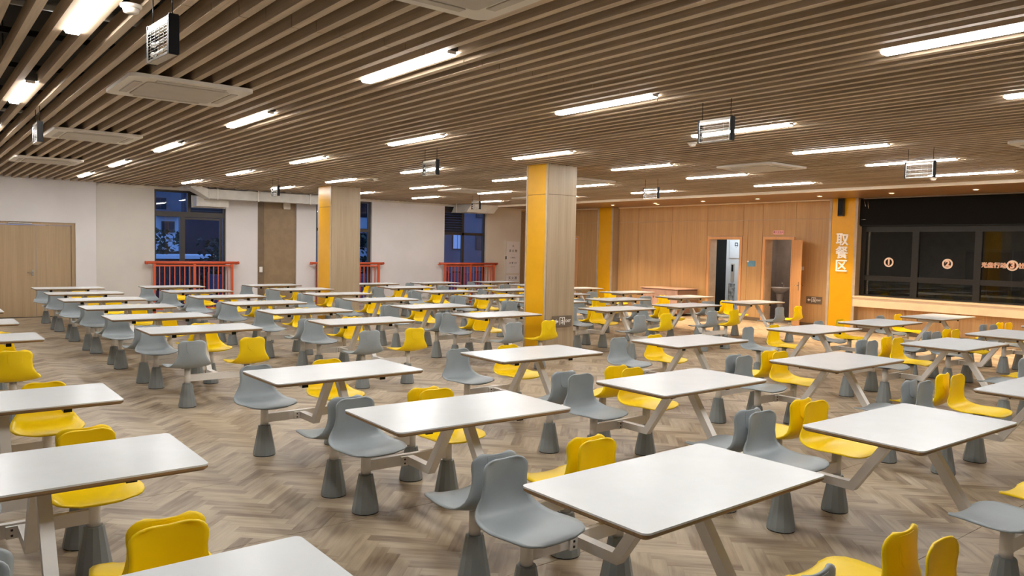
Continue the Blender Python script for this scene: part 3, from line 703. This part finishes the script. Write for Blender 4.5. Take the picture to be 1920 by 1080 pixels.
n = N('marbled_print'); p_ = n.pos(); m_marb = n.set(n.ramp(n.noise(n.xyz(p_[0], p_[1], p_[2]), 9.0, 5, .7), [(.4, (110, 112, 112)), (.6, (206, 208, 208))]), .4)
bx('sheet', m_marb, (-.012, 0, -.09, .11, -.35, .35), parent=t); bx('edge_strip', m_metal, (-.015, 0, .1105, .118, -.35, .35), parent=t)

# cabinet by the oak wall
t = empty('low_cabinet', (16.35, 13.68, 0), 'low rosy cabinet against the oak wall left of the open doorway', 'cabinet')
bx('body', m_cabd, (-.38, .42, -.64, .64, .05, .70), parent=t); bx('top', m_cabp, (-.42, .44, -.67, .67, .7005, .725), parent=t, bevel=.003)
for k in range(3): bx('door', m_cabp, (-.395, -.381, -.63+k*.425, -.215+k*.425, .08, .68), parent=t); bx('knob', m_metal, (-.41, -.396, -.25+k*.425, -.235+k*.425, .45, .50), parent=t)
bx('side_panel', m_cabd, (-.36, .40, -.655, -.641, .08, .68), parent=t)
for a in (-.33, .35):
    for b in (-.58, .58): bx('foot', m_rubber, (a-.02, a+.02, b-.02, b+.02, 0, .05), parent=t)

# ================================================================== outside at dusk
bx('ground_outside', m_ground, (-60, 140, YB+.4, 160, -4.3, -4.0), **S)
def facade(name, x, y, w_, d, z1, mat, lab, wins, lit=(), rz=0, extra=True):
    t = empty(name, (x, y, -4.0), lab, 'building', rz=rz)
    bx('walls', mat, (-w_/2, w_/2, 0, d, 0, z1+4), parent=t); bx('roof_slab', m_mid, (-w_/2-.3, w_/2+.3, -.4, d, z1+4, z1+4.3), parent=t)
    for i, (wx, wz, ww, wh) in enumerate(wins):
        f = bx('window', m_frame, (wx-ww/2, wx+ww/2, -.12, -.002, wz+4-wh/2, wz+4+wh/2), parent=t)
        bx('pane', m_litwin if i in lit else m_winpane, (wx-ww/2+.08, wx-.03, -.14, -.121, wz+4-wh/2+.08, wz+4+wh/2-.08), (wx+.03, wx+ww/2-.08, -.14, -.121, wz+4-wh/2+.08, wz+4+wh/2-.08), parent=f)
        if extra: bx('sun_hood', m_frame, (wx-ww/2-.3, wx+ww/2+.3, -.6, -.002, wz+4+wh/2+.35, wz+4+wh/2+.47), parent=t)
    return t
b1 = facade('apartment_building', 12.5, 60, 7, 10, 3.7, m_pale, 'pale building with one hooded window seen through the left window', [(2.75, 2.75, .9, .8)], extra=True)
bx('balcony_ledge', m_frame, (1.9, 3.4, -.8, -.002, 4.7, 4.95), parent=b1)
facade('apartment_building', 46, 118, 60, 10, 30, m_mid, 'tall grey block added far behind the pale building to cover the sky', [(-26+i*4.5, z, 1.6, 1.8) for i in range(12) for z in (3, 7, 11, 15)], extra=False)  # added backdrop block, keeps the bright sky out of the upper panes
facade('apartment_building', 37.5, 74, 8.6, 10, 14, m_pale, 'bluish apartment block seen beside the farther column', [(-1.4+i*2.5, z, 1.1, 1.5) for i in range(3) for z in (-1, 2.2, 5.4, 8.6)], lit=())
facade('apartment_building', 46.5, 62, 15, 10, 12, m_mid, 'dark blue apartment block seen through the right window', [(-4.2+i*2.8, z, 1.1, 1.5) for i in range(4) for z in (-1.4, 2.2, 5.4)], lit=(1,), extra=False)
facade('shed_building', 15.55, 50, 3.8, .6, 5.8, m_darkf, 'dark shed wall seen through the right half of the left window', [(0, 1, 1.2, 1.4)], extra=False)
t = empty('roof_canopy', (13.2, 44, -4.0), 'pale low canopy roof below the pale building outside', 'canopy')
bx('roof_sheet', m_pale, (-5, 6, 0, 4, 4.75, 4.95), parent=t); bx('canopy_wall', m_darkf, (-5, 6, .5, .7, 0, 4.74), parent=t)
for x in (-4, 0, 5): bx('post', m_frame, (x-.06, x+.06, .1, .22, 0, 4.74), parent=t)
t = empty('site_fence', (24, 33, -4.0), 'mauve fence outside behind the orange railings', 'fence')
m_mauve = plain('mauve_sheet', (66, 62, 82), .6)
for k in range(16): bx('sheet', m_mauve, (-14+k*2.0, -14+k*2.0+1.96, 0, .05, .2, 4.35), parent=t)
for k in range(17): bx('post', m_frame, (-14.04+k*2.0, -13.98+k*2.0, -.05, .1, 0, 4.45), parent=t)
def tree(x, y, h, lab):
    t = empty('tree', (x, y, -4.0), lab, 'tree', 'dusk trees outside')
    tube('trunk', m_frame, [(0, 0, 0), (.1, 0, h*.5), (0, .1, h*.85)], .12, t)
    V, Fc = [], []
    for i in range(420):
        a = random.uniform(0, 6.28); rr = random.uniform(.1, 1.1)*h*.17; z = h*random.uniform(.45, 1.05); c = Vector((rr*math.cos(a), rr*math.sin(a), z))
        u = Vector((random.gauss(0, 1), random.gauss(0, 1), random.gauss(0, 1))).normalized()*.16; v = u.cross(Vector((.3, .2, 1))).normalized()*.12
        k = len(V); V += [tuple(c-u), tuple(c+v), tuple(c+u), tuple(c-v)]; Fc.append((k, k+1, k+2, k+3))
    link('foliage', mesh('foliage', V, Fc, m_leaf), t, kind='stuff')
tree(11.6, 47, 6.1, 'dark sparse tree before the pale building'); tree(13.1, 42, 5.6, 'dark tree behind the right half of the left window'); tree(20.9, 39, 6.2, 'dark tree seen beside the farther column')
t = empty('tail_lamp', (19.8, 36.0, -4.0), 'glowing red lamp outside beyond the railing behind the farther column', 'lamp')
bx('pole', m_frame, (-.04, .04, -.04, .04, 0, 4.4), parent=t); link('lens', lathe_me('lens', [(.06, 4.41), (.10, 4.5), (.10, 4.95), (.05, 5.05)], 14, m_red), t)

# ================================================================== TABLE SETS
# seat shell surface: profile points run from the front lip (towards the table, +y) to the top of the back
PROF = [(.214, .419, .118), (.209, .425, .162), (.190, .430, .190), (.150, .436, .208), (.100, .437, .216), (.045, .433, .219), (-.01, .428, .218), (-.06, .425, .213),
        (-.102, .426, .208), (-.136, .433, .201), (-.162, .449, .190), (-.180, .474, .174), (-.189, .507, .156), (-.192, .542, .142), (-.191, .578, .134), (-.188, .612, .132), (-.185, .642, .135), (-.182, .665, .136), (-.181, .682, .131), (-.180, .694, .119), (-.180, .702, .101), (-.180, .707, .076)]
def seat_mesh(name, mat, th=.009, n=14):
    top = []
    for j, (y_, z, hw) in enumerate(PROF):
        row = []; t_ = j/(len(PROF)-1)
        back = min(1, max(0, (z-.44)/.10)) if j > 8 else 0
        hip = math.exp(-((j-9.0)/2.6)**2)
        for i in range(n+1):
            u = -1+2*i/n; x = hw*u
            yy = y_ + back*(.028 if z < .64 else .028-.012*(z-.64)/.067)*u*u + hip*.012*u*u; zz = z + (1-back)*.012*u*u*(1-.3*hip) + hip*.016*abs(u)**3
            if j < 4: zz -= .004*(1-u*u)*(4-j)*.5
            row.append(Vector((x, yy, zz)))
        top.append(row)
    nj = len(top)
    def nrm(j, i):
        a = top[min(j+1, nj-1)][i]-top[max(j-1, 0)][i]; b = top[j][min(i+1, n)]-top[j][max(i-1, 0)]
        return a.cross(b).normalized()
    V = [tuple(p_) for r_ in top for p_ in r_]; 
    s = 1 if nrm(6, n//2).z > 0 else -1
    V += [tuple(top[j][i]-nrm(j, i)*th*s) for j in range(nj) for i in range(n+1)]
    W_ = n+1; K = nj*W_; Fc = []
    for j in range(nj-1):
        for i in range(n):
            a = j*W_+i; Fc.append((a, a+1, a+W_+1, a+W_)); Fc.append((K+a, K+a+W_, K+a+W_+1, K+a+1))
    rim = [(0, i) for i in range(n+1)] + [(j, n) for j in range(1, nj)] + [(nj-1, i) for i in range(n-1, -1, -1)] + [(j, 0) for j in range(nj-2, 0, -1)]
    for (j, i), (j2, i2) in zip(rim, rim[1:]+rim[:1]): a, b = j*W_+i, j2*W_+i2; Fc.append((a, b, K+b, K+a))
    me = fixn(mesh(name, V, Fc, mat, True)); return me
def pad_mesh(mat):
    """U-shaped tongue on the outside of the backrest, following its curve and slightly proud"""
    def surf(x, z):
        for (y0, z0, w0), (y1, z1, w1) in zip(PROF[10:], PROF[11:]):
            if z0 <= z <= z1:
                f = (z-z0)/(z1-z0); u = x/(w0+(w1-w0)*f); return y0+(y1-y0)*f + .027*u*u*min(1, (z-.44)/.10) - .0092
        return -.205
    rows = 12; cols = 8; V = []
    for k in range(rows+1):
        z = .698-.125*k/rows; hw = .056 if z > .615 else .056*math.sqrt(max(.02, 1-((.615-z)/.043)**2))
        for i in range(cols+1): x = -hw+2*hw*i/cols; V.append((x, surf(x, z)-.0035, z))
    n_ = len(V); V += [(x*1.03, y_+.006, z) for x, y_, z in V]; W_ = cols+1; Fc = []
    for k in range(rows):
        for i in range(cols): a = k*W_+i; Fc += [(a, a+1, a+W_+1, a+W_), (n_+a, n_+a+W_, n_+a+W_+1, n_+a+1)]
    rim = [(0, i) for i in range(cols+1)] + [(k, cols) for k in range(1, rows+1)] + [(rows, i) for i in range(cols-1, -1, -1)] + [(k, 0) for k in range(rows-1, 0, -1)]
    for (k, i), (k2, i2) in zip(rim, rim[1:]+rim[:1]): a, b = k*W_+i, k2*W_+i2; Fc.append((a, b, n_+b, n_+a))
    return fixn(mesh('back_pad', V, Fc, mat, False))
seat_g, seat_y = seat_mesh('seat', m_grey), seat_mesh('seat', m_yellow)
pad_g, pad_y = pad_mesh(m_grey), pad_mesh(m_yellow)
post_me = lathe_me('post', [(.031, .236), (.031, .408)], 20, m_steel)
def cone_mesh():
    n_ = 12; V, Fc = [], []
    prof = [(.089, .007, 1.0), (.087, .03, 1.0), (.048, .243, .0), (.044, .247, .0)]
    for r_, z, f in prof:
        for i in range(n_): a = 2*math.pi*(i+.5)/n_; V.append((r_*math.cos(a), r_*math.sin(a), z))
    for j in range(3):
        for i in range(n_): Fc.append((j*n_+i, j*n_+(i+1) % n_, (j+1)*n_+(i+1) % n_, (j+1)*n_+i))
    Fc += [tuple(range(n_-1, -1, -1)), tuple(range(3*n_, 4*n_))]
    return fixn(mesh('cone_base', V, Fc, m_cone))
cone_me = cone_mesh(); foot_me = lathe_me('floor_ring', [(.085, 0), (.085, .007)], 24, m_rubber, False)
bracket_me = mesh('seat_bracket', *boxes((-.07, .07, -.06, .08, .4085, .418)), m_rubber)
def ribbon(path, th):
    L, Rr = [], []
    for i, p_ in enumerate(path):
        p_ = Vector(p_)
        if i == 0: d = (Vector(path[1])-p_).normalized(); nn = Vector((-d.y, d.x)); k = 1
        elif i == len(path)-1: d = (p_-Vector(path[i-1])).normalized(); nn = Vector((-d.y, d.x)); k = 1
        else:
            a = (p_-Vector(path[i-1])).normalized(); b = (Vector(path[i+1])-p_).normalized()
            nn = Vector((-(a+b).y, (a+b).x)).normalized(); k = 1/max(.35, nn.dot(Vector((-a.y, a.x))))
        L.append(tuple(p_+nn*th/2*k)); Rr.append(tuple(p_-nn*th/2*k))
    return L + Rr[::-1]
set0 = empty('canteen_table', (0, 0, 0))
V, Fc = prism_data(rounded(.60, .3375, .028), 'z', .7425, .75); me = fixn(mesh('tabletop', V, Fc, m_top))
tt = link('tabletop', me, set0, label='glossy white laminate top')
bm = bmesh.new()
o1, o2 = rounded(.5995, .337, .028), rounded(.588, .3255, .02)
n_ = len(o1); V = [(x, y_, .7424) for x, y_ in o1] + [(x, y_, .732) for x, y_ in o1] + [(x, y_, .7225) for x, y_ in o2]
Fc = [tuple(range(n_))] + [tuple(range(3*n_-1, 2*n_-1, -1))] + [(k*n_+i, k*n_+(i+1) % n_, (k+1)*n_+(i+1) % n_, (k+1)*n_+i) for k in (0, 1) for i in range(n_)]
link('edge_band', fixn(mesh('edge_band', V, Fc, m_ply)), tt, label='brown plywood underside and edge'); bm.free()
for s in (-1, 1):
    V, Fc = prism_data(ribbon([(s*.607, .30), (s*.335, .30), (s*.075, .685)], .052), 'x', -.026, .026)
    me = fixn(mesh('bent_leg', V, Fc, m_steel)); lg = link('bent_leg', me, set0)
    bb = bx('bolt_plate', m_steel, (-.075, -.0265, s*.585-.008, s*.585+.008, .27, .33), parent=lg)
    link('bolt', mesh('bolt', *boxes((-.056, -.046, s*.585-.012, s*.585+.012, .308, .318), (-.056, -.046, s*.585-.012, s*.585+.012, .281, .291)), m_bolt), lg)
    bx('seat_beam', m_steel, (-.285, .285, s*.625-.017, s*.625+.017, .265, .335), parent=set0)
    rl = bx('support_rail', m_steel, (s*.32-.022, s*.32+.022, -.17, .17, .675, .722), parent=set0)
    for e in (-1, 1): bx('rail_cap', m_black, (s*.32-.0225, s*.32+.0225, e*.174-.0038, e*.174+.0038, .674, .7215), parent=rl, label='black plastic end cap')
bx('crossbar', m_steel, (-.297, .297, -.03, .03, .683, .722), parent=set0)
SEATS = []
for sy_ in (1, -1):
    for sx_ in (-1, 1):
        g = sx_ < 0
        x, y_ = sx_*.31, sy_*.625
        rz = math.pi if sy_ > 0 else 0
        # local +y of the shell points to the table
        st = link('seat', seat_g if g else seat_y, set0, (x, y_, 0), label='grey moulded seat shell' if g else 'yellow moulded seat shell'); st.rotation_euler = (0, 0, rz)
        link('back_pad', pad_g if g else pad_y, st); link('seat_bracket', bracket_me, st)
        po = link('post', post_me, set0, (x, y_, 0)); co = link('cone_base', cone_me, set0, (x, y_, 0)); link('floor_ring', foot_me, co)
index_kids(set0)
TABLES = {  # (file, row): x, y, rot ; rows 0..3 on the camera side of the aisle, 4..9 beyond it
 (1, 0): (2.57, .335, 0), (2, 0): (4.57, .28, 0),
 (0, 1): (.42, 2.06, 0), (1, 1): (2.573, 2.063, 1.1), (2, 1): (4.568, 1.986, -2.1), (3, 1): (6.773, 1.93, 0),
 (0, 2): (.437, 3.746, 0), (1, 2): (2.607, 3.752, -2.4), (2, 2): (4.593, 3.678, 0), (3, 2): (6.743, 3.62, -.5), (4, 2): (9.267, 3.60, -1.6), (5, 2): (11.168, 3.674, 0), (6, 2): (13.187, 3.70, 0),
 (0, 3): (.442, 5.425, 0), (1, 3): (2.594, 5.438, 1.4), (2, 3): (4.595, 5.444, -1.5), (3, 3): (6.763, 5.327, -1.1), (4, 3): (9.309, 5.327, 0), (5, 3): (11.155, 5.362, -1.1), (6, 3): (13.158, 5.395, -1.5)}
XB = [[.455, 2.60, 4.62, 6.81, 9.34, 11.18, 13.22], [.42, 2.566, 4.587, 6.77, 9.37, 11.14, 13.21], [.42, 2.57, 4.61, 6.757, 9.345, 11.13, 13.235], [None, 2.54, 4.565, 6.73, 9.32, 11.157, 13.223], [None, 2.556, 4.537, 6.704, 9.303, 11.2, 13.233], [None, 2.553, 4.50, 6.694, 9.31, 11.184, 13.232]]
YBK = [8.90, 10.60, 12.30, 13.995, 15.69, 17.385]
for j in range(6):
    for i in range(7):
        if XB[j][i] is not None: TABLES[(i, 4+j)] = (XB[j][i], YBK[j] + (.01 if (i, j) == (5, 0) else 0), 0)
CUSTOM = {(1, 1): 'largest whole white canteen table at bottom centre, grey seat on its left', (1, 2): 'white canteen table directly behind the largest whole one at bottom centre',
          (2, 1): 'large white canteen table at the lower right with pale reflections', (0, 1): 'white canteen table cut off by the bottom edge at bottom left',
          (0, 2): 'white canteen table at the lower left edge, showing its whole right end', (0, 3): 'white canteen table at the left edge just beyond the lower left one',
          (1, 0): 'canteen table below the bottom edge, only its far yellow and grey seat backs showing', (2, 0): 'canteen table outside the lower right corner, only far seats near the edge',
          (3, 1): 'white canteen table cut off by the right edge, level with the lower right one'}
byrow = {}
for (i, j) in TABLES: byrow.setdefault(j, []).append(i)
first = True; rng = random.Random(3)
for (i, j), (x, y_, a) in sorted(TABLES.items(), key=lambda kv: (kv[0][1], kv[0][0])):
    o = set0 if first else copy_tree(set0); first = False
    o.location = (x, y_, 0); o.rotation_euler = (0, 0, R(a*.6))
    r_ = sorted(byrow[j]).index(i)+1; n_in = len(byrow[j]); row = 10-j
    side = 'leftmost' if r_ == 1 else ('rightmost' if r_ == n_in else '%s from left' % ORD[r_])
    wh = 'in row closest to window wall' if row == 1 else 'in %s row from window wall' % ORD[row]
    o['label'] = CUSTOM.get((i, j), 'white four-seat canteen table, %s %s' % (side, wh))
    o['category'] = 'table'; o['group'] = 'canteen tables with attached seats'
# slight individual swivel of the seats
for o in list(bpy.data.objects):
    if o.name.split('.')[0] == 'seat' and o.parent and o.parent.name.startswith('canteen_table'):
        o.rotation_euler.z += R(max(-2.2, min(2.2, rng.gauss(0, 1.3))))
bpy.context.view_layer.update()
